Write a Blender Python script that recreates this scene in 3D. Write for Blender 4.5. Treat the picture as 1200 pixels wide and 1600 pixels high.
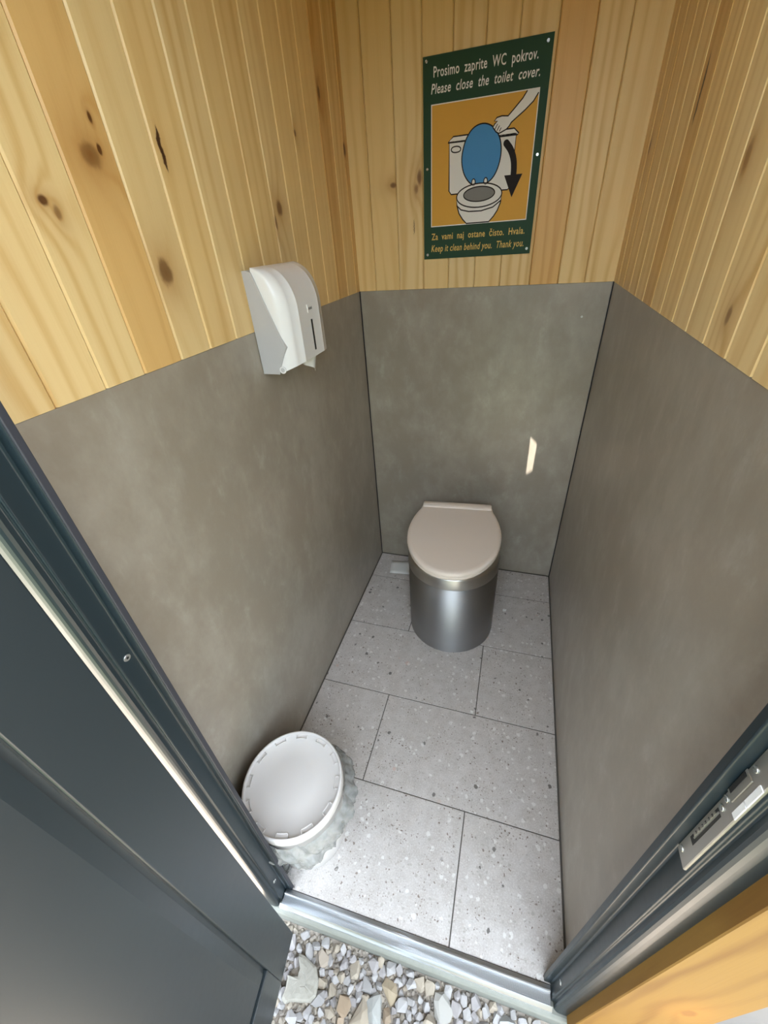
import bpy, bmesh, math, random
from mathutils import Vector, Matrix, noise
random.seed(7)
for _o in list(bpy.data.objects): bpy.data.objects.remove(_o, do_unlink=True)
SC = bpy.context.scene
COL = SC.collection

# ------------------------------------------------------------------ room measures (metres)
W, D, H, CEIL = 0.87, 1.566, 1.287, 2.30

# ------------------------------------------------------------------ camera
cd = bpy.data.cameras.new('camera'); cam = bpy.data.objects.new('camera', cd); COL.objects.link(cam)
cd.sensor_fit = 'VERTICAL'; cd.sensor_height = 32.0; cd.lens = 635.555 / 1600 * 32.0
cd.clip_start = 0.01
RX = Vector((0.95575732, 0.28705163, -0.06425966))
RY = Vector((0.11044843, -0.55266607, -0.82605167))
RZ = Vector((-0.27263361, 0.78240755, -0.55991905))
m = Matrix((RX, -RY, -RZ)).transposed().to_4x4()
m.translation = Vector((0.60199, -0.08113, 1.45497))
cam.matrix_world = m
SC.camera = cam

# ------------------------------------------------------------------ sky, sun, exposure
w = bpy.data.worlds.new('sky'); SC.world = w; w.use_nodes = True
nt = w.node_tree; nt.nodes.clear()
out = nt.nodes.new('ShaderNodeOutputWorld'); bg = nt.nodes.new('ShaderNodeBackground')
bg.inputs[0].default_value = (0.75, 0.87, 1.0, 1); bg.inputs[1].default_value = 4.3
nt.links.new(bg.outputs[0], out.inputs[0])
SUN_EL = math.radians(78)
SUN_DIR = Vector((-0.77, -0.60, 0)).normalized() * math.cos(SUN_EL) + Vector((0, 0, math.sin(SUN_EL)))
sd = bpy.data.lights.new('sun', 'SUN'); sd.energy = 36; sd.angle = math.radians(0.1); sd.color = (1, .97, .92)
so = bpy.data.objects.new('sun', sd); COL.objects.link(so)
so.rotation_euler = SUN_DIR.to_track_quat('Z', 'Y').to_euler(); so.location = SUN_DIR * 6
SC.view_settings.view_transform = 'Standard'; SC.view_settings.look = 'None'
SC.view_settings.gamma = 1.0; SC.view_settings.use_curve_mapping = False
SC.view_settings.exposure = 1.18

# ------------------------------------------------------------------ object helpers
def link(name, data, parent=None, loc=(0, 0, 0), rot=(0, 0, 0)):
    o = bpy.data.objects.new(name, data); COL.objects.link(o)
    o.location = loc; o.rotation_euler = rot
    if parent is not None: o.parent = parent
    return o
def tag(o, label=None, cat=None, group=None, kind=None):
    if label: o['label'] = label
    if cat: o['category'] = cat
    if group: o['group'] = group
    if kind: o['kind'] = kind
    return o
class MB:
    def __init__(s): s.v = []; s.f = []; s.sm = []
    def add(s, vs, fs, smooth=False):
        n = len(s.v); s.v += [tuple(v) for v in vs]
        for f in fs: s.f.append(tuple(i + n for i in f)); s.sm.append(smooth)
        return s
    def box(s, a, b):
        x0, y0, z0 = a; x1, y1, z1 = b
        vs = [(x0,y0,z0),(x1,y0,z0),(x1,y1,z0),(x0,y1,z0),(x0,y0,z1),(x1,y0,z1),(x1,y1,z1),(x0,y1,z1)]
        return s.add(vs, [(3,2,1,0),(4,5,6,7),(0,1,5,4),(1,2,6,5),(2,3,7,6),(3,0,4,7)])
    def prism(s, poly, fn, t0, t1, smooth=False):
        """poly: list of 2D points; fn(p, t) -> 3D"""
        n = len(poly)
        vs = [fn(p, t0) for p in poly] + [fn(p, t1) for p in poly]
        fs = [tuple(range(n - 1, -1, -1)), tuple(range(n, 2 * n))]
        s.add(vs, fs)
        k = len(s.v) - 2 * n
        for i in range(n):
            j = (i + 1) % n
            s.f.append((k + i, k + j, k + n + j, k + n + i)); s.sm.append(smooth)
        return s
    def lathe(s, prof, c=(0, 0, 0), n=48, smooth=True):
        vs = []; fs = []
        for r, z in prof:
            for i in range(n):
                a = 2 * math.pi * i / n
                vs.append((c[0] + r * math.cos(a), c[1] + r * math.sin(a), c[2] + z))
        for k in range(len(prof) - 1):
            for i in range(n):
                j = (i + 1) % n
                fs.append((k*n+i, k*n+j, (k+1)*n+j, (k+1)*n+i))
        s.add(vs, fs, smooth)
        return s
    def cap(s, r, z, c=(0, 0, 0), n=48):
        vs = [(c[0] + r * math.cos(2*math.pi*i/n), c[1] + r * math.sin(2*math.pi*i/n), c[2] + z) for i in range(n)]
        return s.add(vs, [tuple(range(n))])
    def cyl(s, p, q, r, n=12, r2=None):
        p = Vector(p); q = Vector(q); d = (q - p).normalized()
        u = d.orthogonal().normalized(); t = d.cross(u)
        r2 = r if r2 is None else r2
        vs = [p + r*(u*math.cos(2*math.pi*i/n) + t*math.sin(2*math.pi*i/n)) for i in range(n)] + \
             [q + r2*(u*math.cos(2*math.pi*i/n) + t*math.sin(2*math.pi*i/n)) for i in range(n)]
        s.add(vs, [tuple(range(n-1, -1, -1)), tuple(range(n, 2*n))])
        k = len(s.v) - 2*n
        for i in range(n):
            j = (i+1) % n
            s.f.append((k+i, k+j, k+n+j, k+n+i)); s.sm.append(True)
        return s
    def grid(s, rows, closed=False, smooth=True):
        n = len(rows[0]); vs = [p for r in rows for p in r]; fs = []
        for k in range(len(rows) - 1):
            for i in range(n if closed else n - 1):
                j = (i + 1) % n
                fs.append((k*n+i, k*n+j, (k+1)*n+j, (k+1)*n+i))
        return s.add(vs, fs, smooth)
    def mesh(s, name, mat=None, fix=True):
        me = bpy.data.meshes.new(name); me.from_pydata(s.v, [], s.f); me.update()
        for p, sm in zip(me.polygons, s.sm): p.use_smooth = sm
        if fix:
            bm = bmesh.new(); bm.from_mesh(me); bmesh.ops.recalc_face_normals(bm, faces=bm.faces); bm.to_mesh(me); bm.free()
        if mat: me.materials.append(mat)
        return me
    def build(s, name, mat, parent=None, loc=(0,0,0), rot=(0,0,0), bevel=0, seg=2, fix=True):
        o = link(name, s.mesh(name, mat, fix), parent, loc, rot)
        if bevel:
            b = o.modifiers.new('bevel', 'BEVEL'); b.width = bevel; b.segments = seg; b.limit_method = 'ANGLE'; b.angle_limit = math.radians(35)
            b.harden_normals = False
        return o

# ------------------------------------------------------------------ material helpers
class N:
    def __init__(s, name):
        s.m = bpy.data.materials.new(name); s.m.use_nodes = True; s.t = s.m.node_tree
        s.b = s.t.nodes['Principled BSDF']; s.o = s.t.nodes['Material Output']
    def n(s, ty, **k):
        x = s.t.nodes.new(ty)
        for a, v in k.items(): setattr(x, a, v)
        return x
    def put(s, sock, v):
        if v is None: return
        if isinstance(v, bpy.types.NodeSocket): s.t.links.new(v, sock)
        elif isinstance(v, (tuple, list)) and len(v) == 3 and sock.type == 'RGBA': sock.default_value = (*v, 1)
        else: sock.default_value = v
    def math(s, op, a, b=None, c=None, clamp=False):
        x = s.n('ShaderNodeMath', operation=op, use_clamp=clamp)
        s.put(x.inputs[0], a); s.put(x.inputs[1], b); s.put(x.inputs[2], c)
        return x.outputs[0]
    def vmath(s, op, a, b=None):
        x = s.n('ShaderNodeVectorMath', operation=op); s.put(x.inputs[0], a); s.put(x.inputs[1], b)
        return x.outputs[1] if op == 'LENGTH' else x.outputs[0]
    def mix(s, f, a, b, mode='MIX'):
        x = s.n('ShaderNodeMix', data_type='RGBA', blend_type=mode)
        s.put(x.inputs[0], f); s.put(x.inputs[6], a); s.put(x.inputs[7], b); return x.outputs[2]
    def step(s, v, lo, hi, a=0.0, b=1.0):
        x = s.n('ShaderNodeMapRange', interpolation_type='SMOOTHSTEP')
        for i, q in enumerate((v, lo, hi, a, b)): s.put(x.inputs[i], q)
        return x.outputs[0]
    def noise(s, vec, scale=5, detail=3, rough=.5, dist=0):
        x = s.n('ShaderNodeTexNoise'); s.put(x.inputs['Vector'], vec)
        x.inputs['Scale'].default_value = scale; x.inputs['Detail'].default_value = detail
        x.inputs['Roughness'].default_value = rough; x.inputs['Distortion'].default_value = dist
        return x.outputs['Fac']
    def voro(s, vec, scale, rnd=1):
        x = s.n('ShaderNodeTexVoronoi'); s.put(x.inputs['Vector'], vec); x.inputs['Scale'].default_value = scale
        x.inputs['Randomness'].default_value = rnd
        return x.outputs['Distance'], x.outputs['Color']
    def obj(s): return s.n('ShaderNodeTexCoord').outputs['Object']
    def pos(s): return s.n('ShaderNodeNewGeometry').outputs['Position']
    def info(s, k): return s.n('ShaderNodeObjectInfo').outputs[k]
    def bump(s, h, strength=.3, dist=.001):
        x = s.n('ShaderNodeBump'); x.inputs['Strength'].default_value = strength; x.inputs['Distance'].default_value = dist
        s.put(x.inputs['Height'], h); s.t.links.new(x.outputs[0], s.b.inputs['Normal'])
    def set(s, color=None, rough=None, metal=None, spec=None, **k):
        s.put(s.b.inputs['Base Color'], color); s.put(s.b.inputs['Roughness'], rough)
        s.put(s.b.inputs['Metallic'], metal); s.put(s.b.inputs['Specular IOR Level'], spec)
        for a, v in k.items(): s.put(s.b.inputs[a.replace('_', ' ')], v)
        return s.m

def plain(name, col, rough=.5, metal=0, var=.06, scale=30, bump=0, spec=None):
    x = N(name); n = x.noise(x.obj(), scale, 4, .6)
    c = x.mix(n, tuple(max(0, v * (1 - var)) for v in col), tuple(min(1, v * (1 + var)) for v in col))
    r = x.math('ADD', x.math('MULTIPLY', n, .08), rough - .04)
    if bump: x.bump(n, bump, .0006)
    return x.set(c, r, metal, spec)

def wood(name, knots=(), light=(.80, .585, .285), dark=(.62, .37, .125), cracks=(), rough=.42, spec=.4):
    """pine: local x across the board, local z along it; knots = (x, z, rx, rz, darkness)"""
    x = N(name); P = x.obj()
    sx = x.n('ShaderNodeSeparateXYZ'); x.put(sx.inputs[0], P); A, Y, Z = sx.outputs
    rnd = x.info('Random')
    off = x.n('ShaderNodeCombineXYZ'); x.put(off.inputs[0], x.math('MULTIPLY', rnd, 31.7)); x.put(off.inputs[2], x.math('MULTIPLY', rnd, 77.3))
    PO = x.vmath('ADD', P, off.outputs[0])
    warp = x.noise(x.vmath('MULTIPLY', PO, (11, 11, 1.1)), 1, 3, .5)
    f = x.math('ADD', x.math('MULTIPLY', A, 26.0), x.math('MULTIPLY', warp, 3.2))
    core = halo = ring = None
    wob = x.noise(x.vmath('MULTIPLY', PO, (90, 90, 60)), 1, 2, .5)
    for kx, kz, rx, rz, dk in knots:
        dx = x.math('DIVIDE', x.math('SUBTRACT', A, kx), rx); dz = x.math('DIVIDE', x.math('SUBTRACT', Z, kz), rz)
        d = x.math('SQRT', x.math('ADD', x.math('MULTIPLY', dx, dx), x.math('MULTIPLY', dz, dz)))
        d = x.math('ADD', d, x.math('MULTIPLY', x.math('SUBTRACT', wob, .5), .5))
        f = x.math('ADD', f, x.math('MULTIPLY', x.math('EXPONENT', x.math('MULTIPLY', d, -.45)), 1.5))
        c = x.math('MULTIPLY', x.step(d, 1.05, .45), dk)
        h = x.math('MULTIPLY', x.math('EXPONENT', x.math('MULTIPLY', d, -.60)), 1.15)
        core = c if core is None else x.math('MAXIMUM', core, c)
        halo = h if halo is None else x.math('MAXIMUM', halo, h)
    wave = x.math('MULTIPLY_ADD', x.math('SINE', x.math('MULTIPLY', f, 6.283)), .5, .5)
    wave = x.math('POWER', wave, 2.2)
    fine = x.noise(x.vmath('MULTIPLY', PO, (420, 420, 5)), 1, 2, .6)
    broad = x.noise(x.vmath('MULTIPLY', PO, (9, 9, .8)), 1, 2, .5)
    k = x.math('MULTIPLY', wave, x.step(broad, .34, .68, .12, .80))
    k = x.math('ADD', k, x.math('MULTIPLY', x.math('SUBTRACT', fine, .5), .42), clamp=True)
    col = x.mix(k, light, dark)
    if halo is not None:
        col = x.mix(x.math('MULTIPLY', halo, .75, clamp=True), col, (.40, .185, .045))
        col = x.mix(core, col, (.13, .055, .018))
    for kx, kz, hw, hl in cracks:
        wz = x.math('MULTIPLY', x.math('SUBTRACT', x.noise(x.vmath('MULTIPLY', P, (20, 20, 55)), 1, 3, .6), .5), .012)
        dx = x.math('DIVIDE', x.math('ABSOLUTE', x.math('ADD', x.math('SUBTRACT', A, kx), wz)), hw)
        dz = x.math('DIVIDE', x.math('ABSOLUTE', x.math('SUBTRACT', Z, kz)), hl)
        c = x.math('MULTIPLY', x.step(x.math('ADD', dx, x.math('POWER', dz, 3)), 1.3, .6), 1.0)
        g = x.math('EXPONENT', x.math('MULTIPLY', x.math('ADD', x.math('MULTIPLY', dx, .3), x.math('POWER', dz, 2)), -1.2))
        col = x.mix(x.math('MULTIPLY', g, .4), col, (.42, .19, .05)); col = x.mix(c, col, (.06, .025, .012))
    col = x.mix(1.0, col, x.info('Color'), 'MULTIPLY')
    x.bump(fine, .12, .0006)
    return x.set(col, rough, 0, spec)

def cement(name):
    x = N(name); P = x.pos()
    a = x.noise(P, 4.5, 5, .6, 0); b = x.noise(x.vmath('MULTIPLY', P, (1, 1, .6)), 17, 5, .66, .15); c = x.noise(P, 150, 2, .5)
    t = x.math('ADD', x.math('MULTIPLY', a, .55), x.math('MULTIPLY', b, .45))
    k = x.step(t, .40, .64)
    col = x.mix(k, (.285, .240, .186), (.355, .312, .252))
    col = x.mix(x.math('MULTIPLY', x.step(b, .56, .76), .28), col, (.46, .44, .40))
    col = x.mix(x.math('MULTIPLY', x.math('SUBTRACT', c, .5), .15), col, (.46, .44, .40))
    x.bump(b, .06, .001)
    return x.set(col, .32, 0, .9)

def terrazzo(name):
    x = N(name); P = x.obj(); rnd = x.info('Random')
    off = x.n('ShaderNodeCombineXYZ'); x.put(off.inputs[0], x.math('MULTIPLY', rnd, 13.1)); x.put(off.inputs[1], x.math('MULTIPLY', rnd, 29.7))
    PO = x.vmath('ADD', P, off.outputs[0]); PO = x.vmath('MULTIPLY', PO, (1, 1, 0))
    base = x.noise(PO, 22, 5, .7); gr = x.noise(PO, 260, 3, .7)
    col = x.mix(x.step(base, .3, .7), (.445, .40, .37), (.545, .50, .475))
    col = x.mix(x.math('MULTIPLY', x.step(gr, .45, .68), .40), col, (.74, .72, .70))
    col = x.mix(x.math('MULTIPLY', x.step(gr, .44, .30), .30), col, (.42, .38, .345))
    den = x.step(x.noise(PO, 7, 3, .6), .40, .62)
    warp = x.n('ShaderNodeTexNoise'); x.put(warp.inputs['Vector'], PO); warp.inputs['Scale'].default_value = 90
    PW = x.vmath('ADD', PO, x.vmath('MULTIPLY', x.vmath('SUBTRACT', warp.outputs['Color'], (.5, .5, .5)), (.011, .011, 0)))
    for sc, thr, rmax, dk, den_w in ((32, .83, .24, (.10, .088, .082), 0), (70, .66, .25, (.15, .105, .080), .45), (120, .62, .30, (.17, .125, .10), .5), (190, .70, .36, (.26, .215, .185), .3), (25, .965, .30, (.56, .37, .30), 0), (60, .66, .42, (.78, .76, .73), 0), (110, .66, .42, (.40, .365, .33), 0)):
        d, c = x.voro(PW, sc)
        sp = x.n('ShaderNodeSeparateColor'); x.put(sp.inputs[0], c)
        pick = sp.outputs[0] if not den_w else x.math('ADD', sp.outputs[0], x.math('MULTIPLY', x.math('SUBTRACT', den, .75), den_w))
        on = x.math('GREATER_THAN', pick, thr)
        rad = x.math('MULTIPLY', x.math('MULTIPLY_ADD', sp.outputs[1], .75, .25), rmax)
        mk = x.math('MULTIPLY', on, x.step(x.math('DIVIDE', d, rad), 1.1, .75))
        col = x.mix(x.math('MULTIPLY', mk, .88 if dk[0] < .5 else .55), col, dk)
    # foot traffic dirt
    col = x.mix(x.math('MULTIPLY', x.step(x.noise(x.pos(), 3.5, 4, .6), .5, .75), .22), col, (.42, .38, .33))
    x.bump(gr, .10, .0004)
    return x.set(col, x.step(gr, .3, .7, .34, .46), 0, .5)

def steel(name, rough=.30, col=(.50, .50, .51), axis=(900, 900, 8)):
    x = N(name); n = x.noise(x.vmath('MULTIPLY', x.obj(), axis), 1, 2, .6)
    r = x.math('MULTIPLY_ADD', n, .14, rough - .07)
    return x.set(x.mix(n, tuple(v * .92 for v in col), col), r, 1.0, Anisotropic=.8, Anisotropic_Rotation=.25)

M = {}
M['wood'] = wood('pine')
M['cement'] = cement('cement_board')
M['tile'] = terrazzo('terrazzo_tile')
M['grout'] = plain('grout', (.10, .088, .076), .9)
M['door'] = plain('anthracite_paint', (.015, .021, .024), .33, 0, .03, 60, spec=.6)
M['frame'] = plain('anthracite_aluminium', (.010, .018, .022), .34, .0, .04, 60, spec=.35)
M['gasket'] = plain('rubber_gasket', (.018, .019, .026), .55)
M['alu'] = steel('mill_aluminium', .45, (.58, .60, .63), (8, 900, 900))
M['brushed'] = steel('brushed_steel', .50, (.40, .40, .41), (900, 900, 6))
M['band'] = steel('polished_steel', .36, (.58, .56, .53), (900, 900, 6))
M['plate'] = plain('satin_nickel', (.50, .48, .44), .32, .9)
M['black'] = plain('black_void', (.006, .006, .006), .6)
M['seat'] = plain('seat_plastic', (.86, .74, .64), .38, 0, .004)
M['white'] = plain('white_plastic', (.80, .79, .78), .30, 0, .004)
M['greyplastic'] = plain('grey_plastic', (.47, .46, .46), .42, 0, .03)
M['bucket'] = plain('bucket_plastic', (.64, .60, .575), .36, 0, .004)
M['paper'] = plain('paper', (.80, .79, .76), .8, 0, .04)
M['concrete'] = plain('pale_concrete', (.22, .22, .19), .8, 0, .15, 60, .3)
M['render'] = plain('grey_cladding', (.075, .088, .11), .5)
M['screw'] = plain('zinc_screw', (.62, .62, .60), .28, .9)
M['green'] = plain('sign_green', (.021, .058, .030), .55, 0, .05, spec=.22)
M['yellow'] = plain('sign_yellow', (.68, .36, .055), .55, 0, .03, spec=.22)
M['cream'] = plain('sign_white', (.80, .77, .74), .55, 0, .02, spec=.22)
M['ink'] = plain('sign_ink', (.022, .016, .016), .6, spec=.15)
M['blue'] = plain('sign_blue', (.070, .265, .56), .55, 0, .03, spec=.22)
M['sgrey'] = plain('sign_grey', (.22, .21, .20), .55, spec=.2)
M['gold'] = plain('sign_gold', (.70, .47, .13), .55, spec=.2)
def stone_mat(name, inst=True):
    x = N(name); P = x.obj(); n = x.noise(P, 120, 4, .65); c = x.mix(n, (.33, .31, .295), (.52, .495, .475))
    if inst: c = x.mix(1.0, c, x.info('Color'), 'MULTIPLY')
    else:
        d, vc = x.voro(x.pos(), 45); s = x.n('ShaderNodeSeparateColor'); x.put(s.inputs[0], vc)
        c = x.mix(1.0, c, x.mix(s.outputs[0], (.50, .46, .42), (.80, .72, .60)), 'MULTIPLY')
    x.bump(n, .5, .001)
    return x.set(c, .8, 0, .3)
M['stone'] = stone_mat('limestone_chip'); M['stonefill'] = stone_mat('limestone_fill', False)
def soil():
    x = N('soil'); P = x.pos(); n = x.noise(P, 60, 5, .7)
    x.bump(n, .8, .004)
    sy = x.n('ShaderNodeSeparateXYZ'); x.put(sy.inputs[0], P)
    g = x.step(x.math('ADD', sy.outputs[1], x.math('MULTIPLY', n, .12)), -.50, -.56)
    gr_ = x.mix(x.noise(P, 180, 4, .7), (.036, .042, .018), (.08, .088, .042))
    return x.set(x.mix(g, x.mix(n, (.22, .175, .14), (.50, .44, .375)), gr_), .9)
M['soil'] = soil()
def film():
    x = N('bag_film'); P = x.obj()
    x.set(x.mix(x.noise(P, 40, 3), (.29, .29, .28), (.42, .42, .41)), .22, 0, .6)
    tr = x.n('ShaderNodeBsdfTransparent'); tr.inputs[0].default_value = (.93, .93, .92, 1)
    tl = x.n('ShaderNodeBsdfTranslucent'); tl.inputs[0].default_value = (.43, .43, .42, 1)
    m1 = x.n('ShaderNodeMixShader'); m1.inputs[0].default_value = .25
    x.t.links.new(x.b.outputs[0], m1.inputs[1]); x.t.links.new(tl.outputs[0], m1.inputs[2])
    m2 = x.n('ShaderNodeMixShader'); x.put(m2.inputs[0], x.step(x.noise(P, 55, 3), .3, .75, .22, .55))
    x.t.links.new(m1.outputs[0], m2.inputs[1]); x.t.links.new(tr.outputs[0], m2.inputs[2])
    x.t.links.new(m2.outputs[0], x.o.inputs[0])
    x.bump(x.noise(P, 45, 3, .5, 1.0), .7, .004)
    return x.m
M['film'] = film()

# ------------------------------------------------------------------ walls
ZT = CEIL
def structure(name, o, label, cat): return tag(o, label, cat, None, 'structure')
wl = MB().box((-.11, .12, -.05), (-.0135, D + .11, ZT)).build('wall_left', M['gasket']); tag(wl, 'left interior wall, grey cement panel below and knotty pine boards above', 'wall', kind='structure')
wr = MB().box((W + .0135, .172, -.05), (W + .11, D + .11, ZT)).build('wall_right', M['gasket']); tag(wr, 'right interior wall beside the strike plate, grey panel below and pine boards above', 'wall', kind='structure')
wb = MB().box((-.0135, D + .0135, -.05), (W + .0135, D + .11, ZT)).build('wall_back', M['gasket']); tag(wb, 'back wall behind the toilet, grey panel below and pine boards carrying the green sign', 'wall', kind='structure')

def board_mesh(width, z0, z1, mat, t=.013, ch=.0030):
    w2 = width - .0006
    poly = [(.0003, t), (.0003, ch), (ch, 0), (w2 - ch, 0), (w2, ch), (w2, t)]
    return MB().prism(poly, lambda p, z: (p[0], p[1], z), z0, z1).mesh('board', mat)
TON = {'l': (1.0, 1.0, 1.0, 1), 'm': (.98, .94, .86, 1), 'o': (.86, .74, .58, 1), 'd': (.80, .70, .55, 1), 'r': (.90, .73, .50, 1)}
def boards(wall, edges, place, spec):
    for i in range(len(edges) - 1):
        a, b = edges[i], edges[i + 1]
        sp = spec.get(i, {}); mat = M['wood']
        if sp.get('k') or sp.get('c'):
            mat = wood('pine_knotty', [(kx - a, kz, rx, rz, dk) for kx, kz, rx, rz, dk in sp.get('k', [])], cracks=[(cx - a, cz, hw, hl) for cx, cz, hw, hl in sp.get('c', [])])
        o = link('board', board_mesh(b - a, H + .0005, ZT, mat), wall)
        place(o, a, b)
        base = TON[sp.get('t', random.choice('llm'))]; v = random.uniform(.96, 1.03)
        o.color = (base[0] * v, base[1] * v, base[2] * v, 1)
# left: local x = world y - edge
EL = [.1355, .2227, .3099, .3945, .4747, .567, .6534, .746, .833, .920, 1.008, 1.095, 1.182, 1.266, 1.357, 1.444, 1.531, D + .006]
def pl_left(o, a, b): o.location = (0, a, 0); o.rotation_euler = (0, 0, math.pi / 2)
boards(wl, EL, pl_left, {
    0: {'t': 'l'}, 1: {'t': 'l'}, 2: {'t': 'l'},
    3: {'t': 'l', 'k': [(.420, 1.521, .0085, .0075, 1), (.434, 1.509, .006, .010, .55)]},
    4: {'t': 'o', 'k': [(.522, 1.575, .020, .019, .55), (.543, 1.617, .004, .008, 1), (.541, 1.583, .005, .008, 1)]},
    5: {'t': 'l', 'k': [(.594, 1.428, .019, .026, .72)]},
    6: {'t': 'm', 'c': [(.672, 1.598, .0045, .030)]},
    7: {'t': 'l'}, 8: {'t': 'm'}, 9: {'t': 'm'}, 
    10: {'t': 'l', 'k': [(1.042, 1.529, .016, .019, .8), (1.014, 1.499, .005, .018, .7)]},
    11: {'t': 'm'}, 12: {'t': 'm', 'k': [(1.19, 1.685, .006, .009, .7)]}, 13: {'t': 'm'},
    14: {'t': 'o', 'k': [(1.375, 1.791, .010, .02, .8)]}, 15: {'t': 'm'}, 16: {'t': 'o', 'k': [(1.536, 1.691, .012, .02, .9)]}})
# right: local x = edge_hi - world y (edges given as -y)
ER = [.158, .246, .335, .424, .5126, .597, .688, .7786, .8647, .957, 1.0433, 1.129, 1.2167, 1.3052, 1.400, 1.489, D + .006]
ERn = [-y for y in reversed(ER)]
def pl_right(o, a, b): o.location = (W, -a, 0); o.rotation_euler = (0, 0, -math.pi / 2)
boards(wr, ERn, pl_right, {
    0: {'t': 'm'}, 1: {'t': 'm', 'k': [(-1.475, 1.603, .012, .02, .6)]}, 2: {'t': 'm'}, 3: {'t': 'm'}, 4: {'t': 'm'},
    5: {'t': 'o', 'c': [(-1.10, 1.64, .005, .05)]}, 6: {'t': 'm'}, 7: {'t': 'm'}, 8: {'t': 'l'}, 9: {'t': 'l', 'k': [(-.76, 1.512, .012, .024, .5), (-.82, 1.62, .01, .02, .5)]},
    10: {'t': 'l', 'k': [(-.636, 1.336, .009, .015, .6)]}, 11: {'t': 'l'}, 12: {'t': 'l'}})
EB = [-.006, .066, .158, .247, .3355, .4256, .5128, .610, .7007, .783, W + .006]
def pl_back(o, a, b): o.location = (a, D, 0)
boards(wb, EB, pl_back, {
    0: {'t': 'm'}, 1: {'t': 'm', 'k': [(.148, 1.591, .013, .009, .75)]}, 2: {'t': 'l', 'k': [(.236, 1.604, .009, .022, .75), (.225, 1.575, .008, .016, .45)], 'c': [(.216, 1.474, .0012, .022)]}, 3: {'t': 'm'}, 4: {'t': 'l'},
    5: {'t': 'm'}, 6: {'t': 'm'}, 7: {'t': 'r'}, 8: {'t': 'm'}, 9: {'t': 'm'}})
# grey cement panels below the boards
MB().box((-.0135, .150, .001), (-.0015, D - .0015, H)).build('panel', M['cement'], wl, bevel=.0012)
MB().box((W + .0015, .180, .001), (W + .0135, D - .0015, H)).build('panel', M['cement'], wr, bevel=.0012)
MB().box((.0012, D + .0015, .001), (W - .0012, D + .0135, H)).build('panel', M['cement'], wb, bevel=.0012)
MB().cyl((.795, D + .002, 1.185), (.795, D - .0005, 1.185), .004, 12, .0032).build('screw', M['screw'], wb)

# ------------------------------------------------------------------ floor
fl = MB().box((-.0135, .150, -.05), (W + .0135, D + .0135, -.0018)).build('floor', M['grout']); tag(fl, 'floor of speckled light grey terrazzo tiles in a staggered bond', 'floor', kind='structure')
rows = [(.1425, .452, [.600]), (.452, .760, [.272]), (.760, 1.0715, [.597]), (1.0715, 1.383, [.272]), (1.383, D - .002, [.60])]
for y0, y1, cuts in rows:
    xs = [.0015] + cuts + [W - .0015]
    for a, b in zip(xs[:-1], xs[1:]):
        g = .0016
        x0, x1 = a + g, b - g
        ya, yb = y0 + g, y1 - g
        if y0 < .2:   # front edge follows the slightly turned door frame
            ya0, ya1 = .1460 + (x0 - .158) * .0228, .1460 + (x1 - .158) * .0228
        else: ya0 = ya1 = ya
        poly = [(x0, ya0), (x1, ya1), (x1, yb), (x0, yb)]
        c = ((x0 + x1) / 2, (ya + yb) / 2)
        o = MB().prism([(p[0] - c[0], p[1] - c[1]) for p in poly], lambda p, z: (p[0], p[1], z), -.008, random.uniform(-.0003, .0002)).build('tile', M['tile'], fl, loc=(c[0], c[1], 0), bevel=.0006, seg=1)

# ------------------------------------------------------------------ ceiling with a slit added for the sun patch, overhang added for shade
# the slit lies where the sun patch on the back wall traces back to
SLOT = []
for px_, pz_ in ((.686, .747), (.715, .718), (.713, .584), (.689, .563)):
    q_ = Vector((px_, D, pz_)) + SUN_DIR * ((ZT - pz_) / SUN_DIR.z); SLOT.append((q_.x, q_.y))
bm = bmesh.new()
outer = [(-.32, -.42), (W + .4, -.42), (W + .4, D + .15), (-.32, D + .15)]  # reaches past the walls: added eave, out of view, keeps sun off doorway
vo = [bm.verts.new((x, y, ZT)) for x, y in outer]; vi = [bm.verts.new((x, y, ZT)) for x, y in SLOT]
es = [bm.edges.new((vo[i], vo[(i+1) % 4])) for i in range(4)] + [bm.edges.new((vi[i], vi[(i+1) % 4])) for i in range(4)]
bmesh.ops.triangle_fill(bm, edges=es, use_beauty=True)
r = bmesh.ops.extrude_face_region(bm, geom=list(bm.faces))
bmesh.ops.translate(bm, verts=[v for v in r['geom'] if isinstance(v, bmesh.types.BMVert)], vec=(0, 0, .012))
bmesh.ops.recalc_face_normals(bm, faces=bm.faces)
me = bpy.data.meshes.new('ceiling'); bm.to_mesh(me); bm.free(); me.materials.append(M['wood'])
tag(link('ceiling', me), 'pine ceiling above the cubicle with a narrow slit added to cast the sun patch', 'ceiling', kind='structure')

# ------------------------------------------------------------------ front wall and door frame (frame sits turned by 1.3 degrees)
def ty(x, y): return y + (x - .158) * .0228
wf = MB()
wf.box((-.11, .106, -.05), (.118, .120, ZT)); wf.box((-.0135, .120, -.05), (.118, .149, ZT))
wf.box((.876, .128, -.05), (1.9, .166, ZT)); wf.box((.118, .110, 2.09), (.876, .160, ZT))
wf.box((-1.4, .106, -.08), (-.11, .150, ZT))
wf = wf.build('wall_front', M['render']); tag(wf, 'front wall of the cubicle around the doorway, smooth grey cladding outside', 'wall', kind='structure')
fr = link('trim_1', None); tag(fr, 'dark anthracite metal door frame with strike plate around the open doorway', 'door frame', kind='structure')
HT = 2.06
jl = [(.173, .1545), (.173, .1455), (.1715, .144), (.160, .144), (.158, .142), (.158, .1200), (.1565, .1185), (.1535, .1185), (.152, .117), (.152, .1115), (.1507, .1083), (.1480, .1060), (.1440, .1045), (.138, .1040), (.10, .1040), (.10, .1545)]
jr = [(.993 - x + (.000), ty(.993 - x, y) + .004) for x, y in jl]
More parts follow.
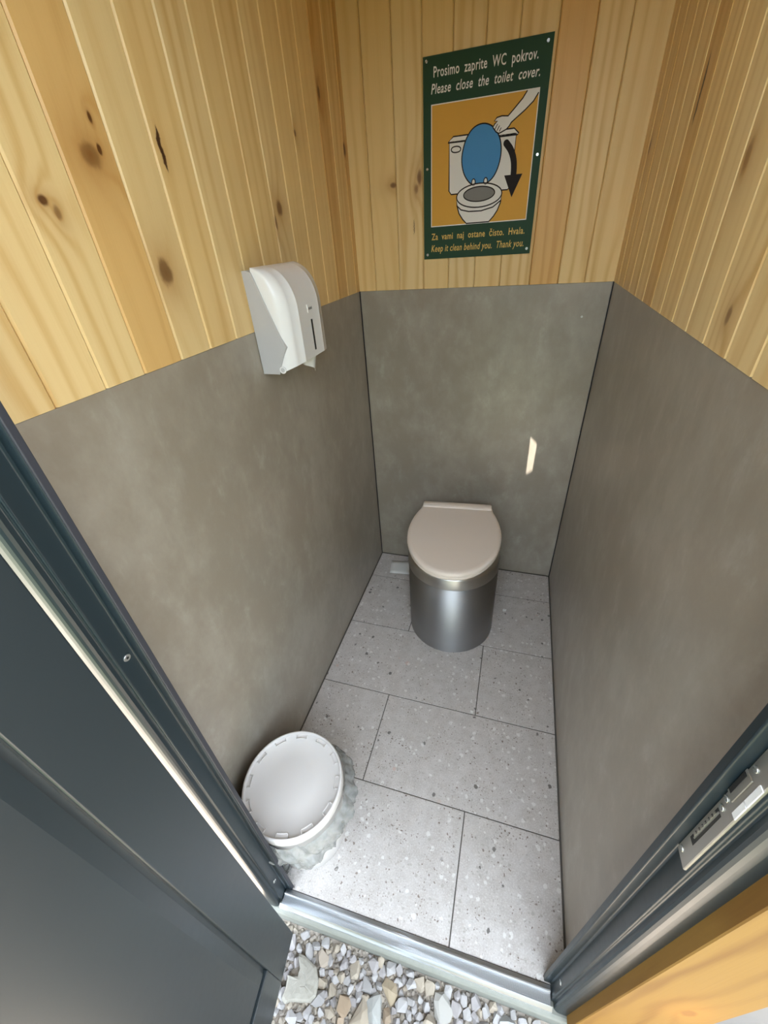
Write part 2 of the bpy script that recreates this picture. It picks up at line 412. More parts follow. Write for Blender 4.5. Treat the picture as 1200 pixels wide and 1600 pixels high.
MB().prism(jl, lambda p, z: (p[0], p[1], z), -.012, HT).build('left_jamb', M['frame'], fr, bevel=.0008)
MB().prism(jr, lambda p, z: (p[0], p[1], z), -.012, HT).build('right_jamb', M['frame'], fr, bevel=.0008)
hd = [(y, HT - .03 + (x - .10) * 0 ) for x, y in ()]
hp = [(.1545, 2.03), (.1455, 2.03), (.144, 2.045), (.1200, 2.045), (.1185, 2.051), (.1075, 2.051), (.104, 2.055), (.104, 2.10), (.1545, 2.10)]
MB().prism(hp, lambda p, x: (x, ty(x, p[0]) + .002, p[1]), .173, .82).build('head_jamb', M['frame'], fr, bevel=.0008)
# rubber seals on the stops
MB().box((.1725, .1458, .0), (.1755, .1540, 2.03)).build('seal', M['gasket'], fr, bevel=.001)
def jam_screw(x, y, z, s):
    o = MB().cyl((x, y, z), (x + s * .0016, y, z), .0052, 14, .0046).build('screw', M['screw'], fr)
    MB().cyl((x + s * .0016, y, z), (x + s * .0018, y, z), .0020, 6).build('screw_socket', M['black'], o)
jam_screw(.158, .1325, 1.023, 1); jam_screw(.158, .1290, .122, 1); jam_screw(.8350, .150, .126, -1)
# strike plate on the right rebate face
XP = .8350
def yz(poly, x0, x1, name, mat, parent, bevel=0):
    return MB().prism(poly, lambda p, x: (x, p[0], p[1]), x0, x1).build(name, mat, parent, bevel=bevel, seg=1)
st = yz([(.1405, .872), (.1625, .872), (.1625, 1.36), (.1405, 1.36)], XP - .0028, XP + .001, 'strike_plate', M['plate'], fr, .0008)
XF = XP - .0028
yz([(.1505, .910), (.1585, .910), (.1585, .984), (.1505, .984)], XF - .0002, XF + .002, 'bolt_slot', M['black'], st)
for k in range(7):
    yz([(.1548, .922 + k * .0085), (.1575, .922 + k * .0085), (.1570, .9275 + k * .0085), (.1552, .9275 + k * .0085)], XF - .0014, XF, 'slot_tooth', M['plate'], st)
yz([(.1535, .919), (.1550, .919), (.1550, .984), (.1535, .984)], XF - .0010, XF, 'slot_rail', M['plate'], st)
yz([(.1515, 1.012), (.1625, 1.012), (.1625, 1.054), (.1515, 1.054)], XF - .0012, XF, 'latch_surround', M['plate'], st, .0005)
yz([(.1575, 1.016), (.1615, 1.016), (.1615, 1.050), (.1575, 1.050)], XF - .0016, XF - .0008, 'latch_slot', M['black'], st)
yz([(.1400, 1.006), (.1455, 1.006), (.1455, 1.030), (.1400, 1.030)], XF - .0010, XF, 'latch_lip', M['white'], st)
yz([(.1400, 1.032), (.1455, 1.032), (.1455, 1.062), (.1400, 1.062)], XF - .0010, XF, 'latch_lip', M['white'], st)
for y, z in ((.1565, .883), (.1555, .991), (.1580, 1.004), (.1570, 1.064), (.1570, 1.20)):
    o = MB().cyl((XF, y, z), (XF - .0012, y, z), .0036, 12, .0030).build('screw', M['screw'], st)

# threshold
def thr(poly, x0, x1, name, mat, parent, bevel=0):
    return MB().prism(poly, lambda p, x: (x, ty(x, p[0]), p[1]), x0, x1).build(name, mat, parent, bevel=bevel, seg=2)
th = link('trim_2', None); tag(th, 'ribbed aluminium door threshold between the tiled floor and the gravel', 'threshold', kind='structure')
thr([(.1440, -.010), (.1440, .004), (.1375, .0065), (.1375, -.010)], .160, .833, 'inner_lip', M['alu'], th, .0006)
thr([(.1372, -.010), (.1372, .0090), (.1360, .0100), (.1325, .0100), (.1312, .0085), (.1312, -.010)], .160, .833, 'rib', M['alu'], th, .0006)
base = [(.1310, -.010)]
y = .1310; k = 0
base.append((y, .0040))
while y > .1140:
    base += [(y - .0009, .0040), (y - .0011, .0026), (y - .0019, .0026), (y - .0021, .0040)]; y -= .0021
base += [(y, -.010)]
thr(base, .160, .833, 'ribbed_tread', M['alu'], th)
thr([(y, -.012), (y, .0038), (.1045, -.006), (.1045, -.014)], .1555, .8375, 'outer_apron', M['alu'], th, .0006)
thr([(.150, -.085), (.150, -.0125), (.1040, -.0125), (.0990, -.0150), (.0955, -.0190), (.0955, -.085)], .0, .990, 'base_strip', M['concrete'], th, .002)

# outside timber trim and cladding on the right of the doorway
tb_mat = wood('pine_trim', [(.075, .50, .010, .028, .5)], (.225, .128, .034), (.15, .072, .018), (), .7, .12)
tb = link('trim_3', board_mesh(.109, -.004, 2.28, tb_mat, .022, .0015)); tb.location = (.8675, .1045, 0); tb.color = (1, .93, .80, 1)
tag(tb, 'upright outdoor pine trim board right of the doorway, with a knot low down', 'trim board', kind='structure')

# ------------------------------------------------------------------ open door leaf
T = Vector((.13303508, -.99111133, 0)); NN = Vector((.99111133, .13303508, 0))   # along the leaf, inner face normal
dr = link('door_1', None, loc=(.2165, .0705, 0)); dr.rotation_euler = (0, 0, math.atan2(T.y, T.x))
tag(dr, 'dark anthracite metal door leaf standing open on the left', 'door', kind='structure')
LW, LH, TH = .73, 2.02, .052
# local: x along leaf, y = inner-face normal (left-hand of T is +y)
g0, g1, zb = .083, .091, .150
dl = MB()
dl.box((0, -TH, .0), (LW, -.008, LH))
dl.box((0, -.009, .0), (g0, 0, LH)); dl.box((LW - g0, -.009, 0), (LW, 0, LH)); dl.box((g0, -.009, 0), (LW - g0, 0, zb)); dl.box((g0, -.009, LH - zb), (LW - g0, 0, LH))
dl.build('door_leaf', M['door'], dr, bevel=.002, seg=3)
pn = MB(); x0, x1, z0, z1 = g1, LW - g1, zb + .008, LH - zb - .008
ins = .020
o_ = [(x0, -.0085, z0), (x1, -.0085, z0), (x1, -.0085, z1), (x0, -.0085, z1)]
a_ = [(x0, -.0045, z0), (x1, -.0045, z0), (x1, -.0045, z1), (x0, -.0045, z1)]
b_ = [(x0 + ins, -.0010, z0 + ins), (x1 - ins, -.0010, z0 + ins), (x1 - ins, -.0010, z1 - ins), (x0 + ins, -.0010, z1 - ins)]
pn.add(o_ + a_ + b_, [(i, (i+1) % 4, 4 + (i+1) % 4, 4 + i) for i in range(4)] + [(4+i, 4+(i+1) % 4, 8+(i+1) % 4, 8+i) for i in range(4)] + [(8, 9, 10, 11)])
pn.build('door_panel', M['door'], dr)
for hz in (.25, 1.0, 1.8):
    hg = MB().cyl((-.004, -.050, hz - .05), (-.004, -.050, hz + .05), .009, 16).build('hinge', M['frame'], dr)

# ------------------------------------------------------------------ toilet
to = link('toilet', None, loc=(.442, 1.180, 0)); tag(to, 'dry toilet with round brushed steel pedestal and closed beige lid against the back wall', 'toilet')
MB().lathe([(.175, 0), (.179, .003), (.179, .362), (.170, .362)], n=96).build('pedestal', M['brushed'], to)
MB().lathe([(.150, .350), (.1800, .3605), (.1805, .364), (.1805, .408), (.178, .4125), (.150, .4125)], n=96).build('rim_band', M['band'], to)
ang = math.radians(4.5)
def loft(outl, levels, name, mat, parent, loc, rot):
    """levels: (inset, z)"""
    rows = []
    cx = 0; cy = 0
    for ins, z in levels:
        row = []
        for x, y in outl:
            L = math.hypot(x, y); k = (L - ins) / L
            row.append((x * k, y * k, z + ZL))
        rows.append(row)
    mb = MB().grid(rows, closed=True)
    n = len(outl)
    mb.add(rows[-1], [tuple(range(n))]); mb.add(rows[0], [tuple(range(n - 1, -1, -1))])
    return mb.build(name, mat, parent, loc, rot)
_h = [(0, -.180), (.052, -.172), (.102, -.142), (.145, -.090), (.175, -.025), (.187, .045), (.188, .100), (.181, .155), (.168, .205), (.156, .235), (.152, .262), (.149, .276), (.143, .284)]
_o = _h + [(-x, y) for x, y in reversed(_h[1:])]
OUT = []
for _i in range(len(_o)):
    a_, b_2 = Vector(_o[_i]), Vector(_o[(_i + 1) % len(_o)])
    OUT += [tuple(a_ * .75 + b_2 * .25), tuple(a_ * .25 + b_2 * .75)]
ZL = .009
loft(OUT, [(.012, .404), (.006, .406), (.0035, .410), (.0035, .416), (.006, .420)], 'seat', M['seat'], to, (-.004, -.010, 0), (0, 0, ang))
ld = loft(OUT, [(.004, .4215), (.0010, .424), (0, .428), (.0005, .433), (.003, .4375), (.008, .4400), (.016, .4412)], 'lid', M['seat'], to, (-.004, -.010, 0), (0, 0, ang))
# raised hinge ridge at the back of the lid
rows_ = []
for i in range(13):
    a = math.pi * i / 12
    y_ = .262 - .021 * math.cos(a); z_ = .4395 + ZL + .012 * math.sin(a) ** .8
    rows_.append([(x_, y_, z_ - (.004 if abs(x_) > .142 else 0)) for x_ in (-.1485, -.142, -.07, 0, .07, .142, .1485)])
mb = MB().grid(rows_); mb.add([r[0] for r in rows_], [tuple(range(13))]); mb.add([r[-1] for r in rows_], [tuple(range(12, -1, -1))])
mb.build('hinge_ridge', M['seat'], ld)
mb = MB(); mb.box((-.06, .15, .407), (.06, .262, .4135)); mb.build('hinge_plate', M['seat'], to, (-.004, -.010, 0), (0, 0, ang))

# ------------------------------------------------------------------ lidded bucket and its liner
BX, BY = .163, .292
bk = link('waste_bucket', None, loc=(BX, BY, 0)); tag(bk, 'round white plastic bucket with a closed lid beside the left door jamb', 'bin')
MB().lathe([(.0, .002), (.100, .002), (.103, 0), (.105, .004), (.119, .272), (.116, .272), (.102, .010), (0, .010)], n=64).build('bucket_body', M['bucket'], bk)
lidb = MB().lathe([(.121, .270), (.1285, .270), (.1300, .274), (.1300, .296), (.1285, .3005), (.1262, .3020), (.1235, .3010), (.1220, .2960), (.1205, .2930), (.06, .2935), (0.0005, .2935)], n=96).build('lid', M['bucket'], bk)
for k in range(12):
    a0 = 2 * math.pi * k / 12 + .12; n_ = 6; w_ = .26
    ins_, outs_ = [], []
    mb = MB()
    for part in (0,):
        r0, r1 = .1105, .1125
        pts = [(r0, a0 + w_ * i / n_) for i in range(n_ + 1)] + [(r1, a0 + w_ * (n_ - i) / n_) for i in range(n_ + 1)]
        mb.prism([(r * math.cos(a), r * math.sin(a)) for r, a in pts], lambda p, z: (p[0], p[1], z), .2925, .2958)
        for aa in (a0, a0 + w_ - .016):
            pts = [(r0, aa), (r0, aa + .016), (.1205, aa + .016), (.1205, aa)]
            mb.prism([(r * math.cos(a), r * math.sin(a)) for r, a in pts], lambda p, z: (p[0], p[1], z), .2925, .2958)
    mb.build('lid_rib', M['bucket'], lidb)
# thin crumpled liner turned down over the rim
rows_ = []
NA = 240
def crease(x, y, z): return 1 - 2.2 * abs(noise.noise((x, y, z)))
for k in range(40):
    t = k / 39; row = []
    for i in range(NA):
        a = 2 * math.pi * i / NA
        cx_, sx_ = math.cos(a), math.sin(a)
        low = .168 + .028 * math.sin(2 * a + .8) + .020 * noise.noise((cx_ * 2.2, sx_ * 2.2, 7.1))
        z = .268 + (low - .268) * t
        taper = .119 - .014 * (.272 - z) / .272
        swell = .006 + .026 * math.sin(math.pi * min(1, .08 + t * .92)) ** .8 * (.55 + .6 * max(0, math.cos(a + .15)) + .35 * noise.noise((cx_ * 2, sx_ * 2, 1)))
        wr_ = .0095 * crease(cx_ * 3.6 + z * 14, sx_ * 3.6, z * 20) + .0065 * crease(cx_ * 7 + z * 34, sx_ * 7, z * 18 + 5)
        r_ = max(taper + .0035, taper + swell + (wr_ - .004) * (.35 + .9 * math.sin(math.pi * t)))
        row.append((max(.004, BX + r_ * cx_), BY + r_ * sx_, z + .005 * noise.noise((cx_ * 6, sx_ * 6, z * 30)) * (1 - t)))
    rows_.append(row)
mb = MB().grid(rows_, closed=True)
# loose tail hanging to the floor on the doorway side
rows_ = []
for k in range(22):
    t = k / 21; row = []
    for i in range(14):
        u = i / 13 - .5
        a = math.radians(-100) + u * (.62 - .38 * t)
        z = .215 - .205 * t
        taper = .119 - .014 * (.272 - z) / .272
        r_ = taper + .016 + .010 * math.sin(u * 17 + t * 6) * (1 - .3 * t) + .008 * noise.noise((u * 6, t * 7, 2.0)) - .006 * t
        row.append((BX + .004 + r_ * math.cos(a), max(.1655, BY + r_ * math.sin(a)), z + .004 * noise.noise((u * 8, t * 8, 5))))
    rows_.append(row)
mb.grid(rows_)
bl = mb.build('bin_liner', M['film'], fix=False); tag(bl, 'crumpled clear grey plastic liner turned down over the rim of the white bucket', 'bag')

# ------------------------------------------------------------------ toilet paper dispenser on the left wall
DY, DZ = .928, 1.19
dp = link('paper_dispenser', None, loc=(0, DY, DZ)); tag(dp, 'white and grey plastic toilet paper dispenser fixed on the left wall', 'dispenser')
hs = [(.0005, 0), (.046, -.001), (.052, .016), (.076, .062), (.066, .088), (.026, .208), (.022, .218), (.012, .222), (.0005, .222)]
MB().prism(hs, lambda p, y: (p[0], y, p[1]), -.1085, .1085).build('housing', M['greyplastic'], dp, bevel=.0015)
plan = [(-.1075, .022), (-.1075, .060), (-.1065, .068), (-.1030, .074), (-.0930, .0845), (-.0890, .0875), (-.0840, .0890), (-.0600, .0930), (-.0580, .0955), (-.0560, .0960), (-.0540, .0955), (-.0520, .0950), (0, .0985)]
plan = plan + [(-y_, d_) for y_, d_ in reversed(plan[:-1])]
rows_ = []
zs = [.012, .020] + [.03 + .105 * i / 5 for i in range(6)]
for z in zs: rows_.append((1.0, z))
for i in range(1, 17):
    a = math.pi / 2 * i / 16; rows_.append((.18 + .82 * math.cos(a) ** .85 if i < 16 else .18, .135 + .092 * math.sin(a)))
RR = []
for s_, z in rows_:
    row = []
    for y_, d_ in plan:
        dd = max(.021, d_ * s_) if d_ > .03 else d_ - .002
        yy = y_ * (1 - .05 * (1 - s_))
        zz = z
        if z <= .012: zz = .004 + max(0, d_ - .055) * .35
        row.append((dd, yy, zz))
    RR.append(row)
mb = MB().grid(RR, smooth=True); n_ = len(plan)
mb.add(RR[0], [tuple(range(n_))]); mb.add(RR[-1], [tuple(range(n_ - 1, -1, -1))])
cov = mb.build('cover', M['white'], dp)
cov.data.polygons.foreach_set('use_smooth', [True] * len(cov.data.polygons))
# carve the cover's side so that the grey housing shows as a wedge: the housing stands proud of it
for sgn in (-1, 1): MB().prism(hs, lambda p, y: (p[0], y, p[1]), sgn * .1070, sgn * .1095).build('side_cheek', M['greyplastic'], dp, bevel=.0004, seg=1)
for sgn in (-1, 1): MB().cyl((.056, sgn * .107, .010), (.056, sgn * .1100, .010), .0085, 20).build('hinge_boss', M['white'], dp); MB().cyl((.056, sgn * .1095, .010), (.056, sgn * .1104, .010), .0055, 16).build('hinge_pin', M['greyplastic'], dp)
def on_front(y0, y1, z0, z1, name, mat, par, d=.0988):
    return MB().prism([(y0, z0), (y1, z0), (y1, z1), (y0, z1)], lambda p, x: (x, p[0], p[1]), d - .001, d + .0006).build(name, mat, par)
on_front(-.0035, .0035, .034, .106, 'level_window', M['black'], cov)
lb = on_front(-.013, .013, .122, .140, 'badge', M['white'], cov, .0985)
for k in range(5):
    on_front(-.0095 + k * .0040, -.0068 + k * .0040, .128, .134 - (k % 2) * .0015, 'badge_mark', M['sgrey'], lb, .0992).parent = lb
# the loose end of paper under it
rows_ = []
for k in range(9):
    t = k / 8; row = []
    for i in range(11):
        u = i / 10
        y_ = DY - .040 + .085 * u * (1 - .25 * t) + .02 * t
        z = DZ + .012 - t * (.010 + .036 * u ** 1.3)
        row.append((.060 + .012 * u + .006 * math.sin(u * 9 + t * 2), y_, z))
    rows_.append(row)
tp = MB().grid(rows_).build('toilet_paper', M['paper'], fix=False); tag(tp, 'torn end of toilet paper hanging below the wall dispenser', 'paper')

# ------------------------------------------------------------------ sign
SX, SZ = .2508, 1.3785
sg = link('sign', None, loc=(SX, D, SZ)); tag(sg, 'dark green rectangular notice with toilet pictogram screwed to the back wall boards', 'sign')
MB().box((0, -.003, 0), (.350, 0, .488)).build('sign_plate', M['green'], sg)
def layer(k): return -.003 - .00012 * k
def flat(poly, k, name, mat):
    return MB().prism([(x / 1000, z / 1000) for x, z in poly], lambda p, y: (p[0], y, p[1]), layer(k), layer(k) + .0002).build(name, mat, sg)
def smooth_poly(p, it=2, closed=True):
    for _ in range(it):
        q = []; n = len(p)
        for i in range(n if closed else n - 1):
            a, b = p[i], p[(i + 1) % n]
            q += [(.75*a[0]+.25*b[0], .75*a[1]+.25*b[1]), (.25*a[0]+.75*b[0], .25*a[1]+.75*b[1])]
        p = q if closed else [p[0]] + q + [p[-1]]
    return p
def stroke(mb, p, wd, k, closed=True):
    n = len(p); L = []
    for i in range(n):
        a = p[(i - 1) % n] if closed or i else p[i]; b = p[(i + 1) % n] if closed or i < n - 1 else p[i]
        dx, dy = b[0] - a[0], b[1] - a[1]; l = math.hypot(dx, dy) or 1
        L.append((-dy / l * wd / 2, dx / l * wd / 2))
    y = layer(k)
    for i in range(n if closed else n - 1):
        j = (i + 1) % n
        q = [(p[i][0]+L[i][0], p[i][1]+L[i][1]), (p[i][0]-L[i][0], p[i][1]-L[i][1]), (p[j][0]-L[j][0], p[j][1]-L[j][1]), (p[j][0]+L[j][0], p[j][1]+L[j][1])]
        mb.add([(x / 1000, y, z / 1000) for x, z in q], [(0, 1, 2, 3)])
ink = MB()
flat([(24, 91), (328, 91), (328, 388), (24, 388)], 1, 'picture_border', M['cream'])
flat([(26.5, 93.5), (325.5, 93.5), (325.5, 385.5), (26.5, 385.5)], 2, 'picture_field', M['yellow'])
tank = [(80, 299), (82, 182), (89, 173), (159, 173), (263, 171), (273, 182), (275, 299)]
flat(tank, 3, 'drawn_tank', M['cream']); stroke(ink, tank, 3.3, 4)
tl = [(76, 298), (92, 311), (268, 311), (282, 299), (279, 296)]
flat(tl, 4, 'drawn_tank_lid', M['cream']); stroke(ink, tl, 3.3, 5)
fh = smooth_poly([(85, 281), (91, 288), (109, 288), (117, 281), (111, 274), (92, 274)]); stroke(ink, fh, 3.0, 5)
bw = [(107, 160), (109, 142), (116, 122), (128, 106), (141, 93.8), (212, 93.8), (226, 107), (237, 122), (245, 142), (247, 162)]
flat(bw, 5, 'drawn_bowl', M['cream']); stroke(ink, bw, 3.3, 6)
bl_ = smooth_poly([(181, 333), (150, 326), (130, 303), (120, 272), (119, 248), (126, 222), (141, 201), (158, 190), (195, 190), (217, 203), (231, 228), (237, 262), (231, 293), (212, 320)])
flat(bl_, 6, 'drawn_seat_lid', M['blue']); stroke(ink, bl_, 3.3, 7)
def ell(cx, cy, rx, ry, n=36, rot=0):
    return [(cx + rx*math.cos(2*math.pi*i/n)*math.cos(rot) - ry*math.sin(2*math.pi*i/n)*math.sin(rot), cy + rx*math.cos(2*math.pi*i/n)*math.sin(rot) + ry*math.sin(2*math.pi*i/n)*math.cos(rot)) for i in range(n)]
for cx in (158, 195):
    e = ell(cx, 198, 5.5, 8, 16); flat(e, 7, 'drawn_hinge', M['cream']); stroke(ink, e, 2.8, 8)
stroke(ink, [(108, 143), (122, 131), (147, 125), (186, 124), (222, 131), (245, 146)], 3.3, 8, False)
e = ell(177, 164, 70, 30); flat(e, 8, 'drawn_seat', M['cream']); stroke(ink, e, 3.3, 9)
e = ell(177, 167.5, 48, 18.5); flat(e, 9, 'drawn_opening', M['sgrey']); stroke(ink, e, 3.0, 10)
arm = [(325.4, 385.4), (325.4, 378), (314, 362), (293, 346), (272, 333), (258, 324), (253, 317), (246, 311), (232, 306), (225, 304), (217, 308), (207, 319), (212, 326), (219, 331), (210, 332), (217, 339), (231, 341), (248, 339), (264, 353), (284, 371), (295, 385.4)]
flat(arm, 8, 'drawn_arm', M['cream']); stroke(ink, arm[1:], 3.0, 9, False)
for p in ([(213, 314), (220, 325)], [(219, 310), (226, 321)], [(226, 308), (231, 316)]): stroke(ink, p, 2.0, 9, False)
ink.build('drawn_outline', M['ink'], sg, fix=False)
c_ = smooth_poly([(249, 280), (264, 264), (274, 242), (277, 221), (277, 203)], 2, False)
am = MB(); stroke(am, c_, 17, 10, False)
am.add([(x / 1000, layer(11), z / 1000) for x, z in ell(249, 280, 8.5, 8.5, 20)], [tuple(range(20))])
am.add([(x / 1000, layer(11), z / 1000) for x, z in [(250, 206), (303, 206), (277, 151)]], [(0, 1, 2)])
am.build('drawn_arrow', M['ink'], sg, fix=False)
CAPH = 0
def text(s, x0, x1, zb_, cap, mat, shear=0):
    cu = bpy.data.curves.new('lettering', 'FONT'); cu.body = s; cu.size = 1; cu.shear = shear; cu.offset = .012; cu.resolution_u = 3
    cu.space_character = 1.08
    t = bpy.data.objects.new('lettering_source', cu); COL.objects.link(t)
    dg = bpy.context.evaluated_depsgraph_get(); me = bpy.data.meshes.new_from_object(t.evaluated_get(dg))
    bpy.data.objects.remove(t, do_unlink=True)
    xs = [v.co.x for v in me.vertices]; yt = CAPH or max(v.co.y for v in me.vertices)
    a, b = min(xs), max(xs)
    for v in me.vertices:
        x, y = v.co.x, v.co.y
        v.co = ((x0 + (x - a) / (b - a) * (x1 - x0)) / 1000, layer(2), (zb_ + y / yt * cap) / 1000)
    me.name = 'lettering'; me.materials.clear(); me.materials.append(mat)
    return link('lettering', me, sg)
text('Prosimo  zaprite  WC  pokrov.', 31, 315, 444, 22, M['cream'])
text('Please  close  the  toilet  cover.', 24, 324, 410, 21, M['cream'], .22)
CAPH = .694
text('Za  vami  naj  ostane  \u010disto.  Hvala.', 26, 327, 55, 18, M['gold'])
text('Keep it clean behind you.  Thank you.', 25, 328, 21, 19, M['gold'], .22)
for x, z in [(10, 478), (336, 474), (12, 242), (340, 246), (12, 13), (339, 14)]:
    o = MB().cyl((x / 1000, -.003, z / 1000), (x / 1000, -.0046, z / 1000), .0040, 14, .0034).build('screw', M['screw'], sg)

# ------------------------------------------------------------------ litter on the tiles
ps = MB()
rows_ = [[(.070 + .105 * i / 5 + .017 * k / 4, 1.512 - .099 * k / 4 + .012 * i / 5, .0008 + .0016 * (i / 5 - .5) ** 2 * 4 * .3 + .0015 * (k / 4) ** 2) for i in range(6)] for k in range(5)]
sh = ps.grid(rows_).build('paper_sheet', M['paper'], fix=False)
sh.modifiers.new('thickness', 'SOLIDIFY').thickness = .0003
tag(sh, 'flat white paper sheet lying in the back left corner behind the toilet', 'paper')
def scrap(c, s, label, seed):
    random.seed(seed)
    rows_ = [[(c[0] + s * (i - 1.5 + random.uniform(-.3, .3)), c[1] + s * (k - 1.5 + random.uniform(-.3, .3)), .0012 + s * random.uniform(0, .9)) for i in range(4)] for k in range(4)]
    o = MB().grid(rows_, smooth=False).build('paper_scrap', M['paper'], fix=False); o.modifiers.new('thickness', 'SOLIDIFY').thickness = .0004
    tag(o, label, 'paper')
scrap((.671, 1.288), .0052, 'tiny crumpled white paper scrap on the tiles right of the toilet', 3)
scrap((.584, .768), .0030, 'tiny pale crumb of paper at the tile joint in front of the toilet', 5)

# ------------------------------------------------------------------ gravel outside
GZ = -.075
gr = MB(); gr.add([(-9, -9, GZ), (9, -9, GZ), (9, D + .3, GZ), (-9, D + .3, GZ)], [(0, 1, 2, 3)])
gr = gr.build('ground', M['soil']); tag(gr, 'ground outside the threshold covered with loose pale angular gravel', 'gravel', kind='structure')
random.seed(11)
def hull(seed, n=13):
    rr = random.Random(seed); b = bmesh.new()
    for i in range(n):
        v = Vector((rr.gauss(0, 1), rr.gauss(0, 1), rr.gauss(0, 1))).normalized() * rr.uniform(.86, 1.1)
        b.verts.new((v.x, v.y * .80, v.z * .62))
    r = bmesh.ops.convex_hull(b, input=b.verts)
    bmesh.ops.delete(b, geom=[v for v in b.verts if not v.link_faces], context='VERTS')
    bmesh.ops.recalc_face_normals(b, faces=b.faces)
    me = bpy.data.meshes.new('stone'); b.to_mesh(me); b.free(); me.materials.append(M['stone']); return me
HULL = [hull(s) for s in range(10)]
def slab():
    ol = [(.2291, .0472), (.2464, .0484), (.2821, .0388), (.2975, .0192), (.3032, -.0069), (.2921, -.0187), (.2533, -.0287), (.2352, -.0385), (.2217, -.033), (.2212, -.0054), (.2174, .0054), (.2437, .0107), (.243, .0274)]
    P_ = []
    for i in range(len(ol)):
        a, b = Vector(ol[i]), Vector(ol[(i + 1) % len(ol)])
        P_ += [a, a.lerp(b, .5) + Vector((random.uniform(-.002, .002), random.uniform(-.002, .002)))]
    P_ = [p - Vector((.258, .006)) for p in P_]
    rows = []
    for k_, z_ in ((.90, -.020), (1.0, -.004), (.97, .002), (.86, .006), (.62, .0075), (.30, .008)):
        rows.append([(p.x * k_ + random.uniform(-.0006, .0006), p.y * k_ + random.uniform(-.0006, .0006), z_ + random.uniform(-.0007, .0007)) for p in P_])
    mb = MB().grid(rows, closed=True, smooth=False); mb.add(rows[-1], [tuple(range(len(P_)))])
    return mb.mesh('stone', M['stone'])
BIG = slab()
placed = []
def fits(x, y, r, k=.72): return all((x - a) ** 2 + (y - b) ** 2 > (k * (r + c)) ** 2 for a, b, c in placed)
def tone():
    t = random.random()
    if t < .55: c = (.88, .87, .88)
    elif t < .80: c = (.74, .71, .72)
    elif t < .94: c = (.88, .78, .64)
    else: c = (.78, .62, .46)
    v = random.uniform(.88, 1.08); return (min(1, c[0]*v), min(1, c[1]*v), min(1, c[2]*v), 1)
def front(x): return ty(x, .0955)
stones = []
def put(x, y, r, flat_=1.0, col=None): placed.append((x, y, r)); stones.append((x, y, r, flat_, col))
for x, y, r, c in [(.262, .006, .043, (.74, .72, .64, 1)), (.418, -.004, .026, (.80, .70, .56, 1)), (.449, .012, .026, (.84, .87, .85, 1)), (.474, .052, .020, (.84, .70, .50, 1)),
                   (.600, .062, .026, (.90, .89, .85, 1)), (.752, .076, .024, (.92, .94, .96, 1)), (.372, .000, .019, (.80, .62, .44, 1)), (.292, .058, .018, (.85, .74, .62, 1))]:
    put(x, y, r, .42 if r > .04 else .7, c)
tries = 0
for rmin, rmax, cnt in ((.0125, .0165, 200), (.009, .0125, 900), (.0065, .010, 2500), (.0042, .0062, 4000)):
    for _ in range(cnt):
        r = random.uniform(rmin, rmax); x = random.uniform(.14, .98); y = random.uniform(-.17, front(x) - r * .8)
        if fits(x, y, r): put(x, y, r)
stones_sorted = sorted(range(len(stones)), key=lambda i: -(stones[i][2] - 1.0 * max(0, -.06 - stones[i][1])))
fill = MB()
def orient(): return (random.uniform(-.5, .5), random.uniform(-.5, .5), random.uniform(0, 6.28))
for rank, i in enumerate(stones_sorted):
    x, y, r, fz, col = stones[i]
    me = BIG if r > .04 else random.choice(HULL); e = (0, 0, 0) if r > .04 else orient()
    if fz < 1: e = (e[0] * .3, e[1] * .3, e[2])
    zc = GZ + .020 if r > .04 else GZ + r * .40 * fz + random.uniform(0, .006)
    if rank < 300:
        o = link('stone', me, gr, (x, y, zc), e); o.scale = (1, 1, 1) if r > .04 else (r * 1.26, r * 1.26, r * 1.26 * fz); o.color = col or tone()
    else:
        R_ = Matrix.LocRotScale(Vector((x, y, zc)), __import__('mathutils').Euler(e), Vector((r * 1.24,) * 3))
        fill.add([R_ @ v.co for v in me.vertices], [tuple(p.vertices) for p in me.polygons])
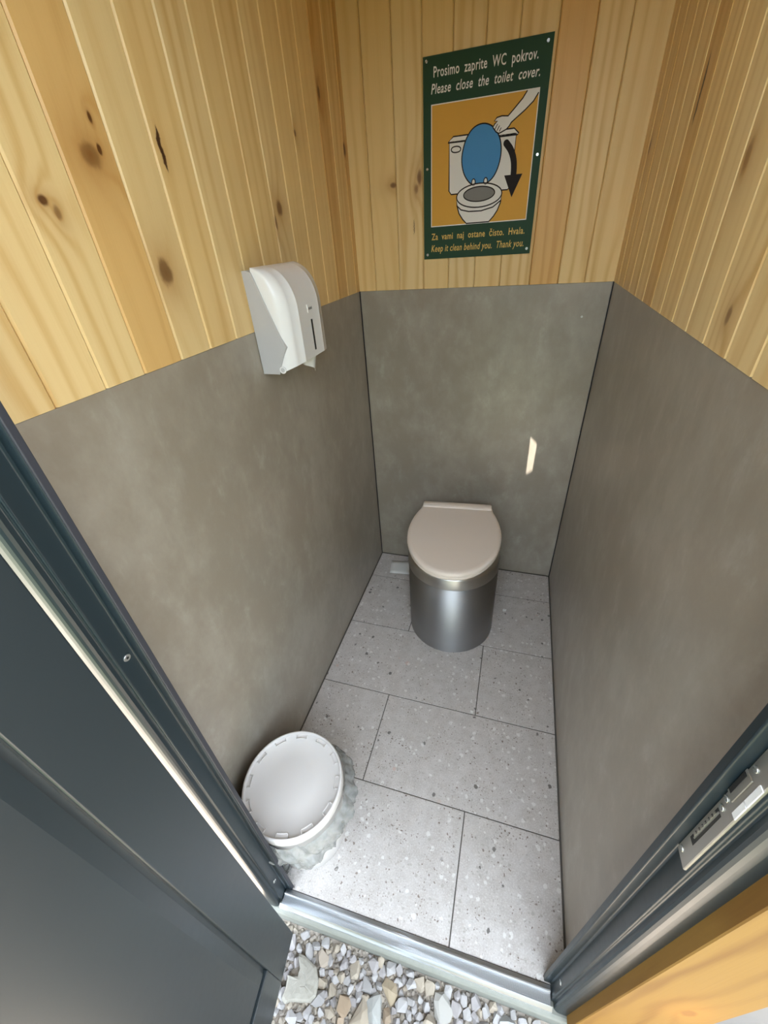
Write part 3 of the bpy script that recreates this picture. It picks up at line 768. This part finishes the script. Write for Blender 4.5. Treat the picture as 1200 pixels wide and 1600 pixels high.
# small chips packed under and around, and the rest of the yard
for _ in range(5200):
    x = random.uniform(.10, 1.0); r = random.uniform(.003, .007); y = random.uniform(-.2, front(x) - r)
    R_ = Matrix.LocRotScale(Vector((x, y, GZ + r * .3)), __import__('mathutils').Euler(orient()), Vector((r,) * 3)); me = random.choice(HULL)
    fill.add([R_ @ v.co for v in me.vertices], [tuple(p.vertices) for p in me.polygons])
for _ in range(5000):
    x = random.uniform(-1.2, 2.4); r = random.uniform(.008, .020); y = random.uniform(-.55, front(x) - r)
    if .12 < x < .99 and y > -.18: continue
    R_ = Matrix.LocRotScale(Vector((x, y, GZ + r * .3)), __import__('mathutils').Euler(orient()), Vector((r,) * 3)); me = random.choice(HULL)
    fill.add([R_ @ v.co for v in me.vertices], [tuple(p.vertices) for p in me.polygons])
fo = fill.build('gravel', M['stonefill'], gr, fix=False); tag(fo, kind='stuff')

# ------------------------------------------------------------------ unseen greenery added opposite the doorway to hold back sky light
def leaves():
    x = N('added_hedge_leaves'); P = x.pos(); d, c = x.voro(P, 26); sp = x.n('ShaderNodeSeparateColor'); x.put(sp.inputs[0], c)
    x.bump(d, 1.0, .03)
    return x.set(x.mix(sp.outputs[0], (.012, .028, .008), (.045, .080, .022)), .6)
M['leaves'] = leaves()
rows_ = []
HX0, HX1, HN = .18, 7.5, 60
for k in range(27):
    t = k / 26; a = math.pi * (t - .0)
    row = []
    for i in range(HN + 1):
        x_ = HX0 + (HX1 - HX0) * i / HN
        z_ = GZ + 2.15 * min(1, 2.2 * math.sin(a)); y_ = -2.9 + .55 * math.cos(a) * (1.0 if z_ < 1.9 else .8)
        n_ = noise.noise((x_ * 1.7, y_ * 1.7, z_ * 1.7)) * .16 + noise.noise((x_ * 6, y_ * 6, z_ * 6)) * .08
        row.append((x_ + n_ * .5, y_ + n_, max(GZ, z_ + n_)))
    rows_.append(row)
hb = MB().grid(rows_); hb.add([r[0] for r in rows_], [tuple(range(len(rows_)))]); hb.add([r[-1] for r in rows_], [tuple(range(len(rows_)))])
hd_ = hb.build('added_hedge', M['leaves']); tag(hd_, 'unseen dark green shrub row added opposite the doorway to block sky light', 'added_hedge', kind='stuff')
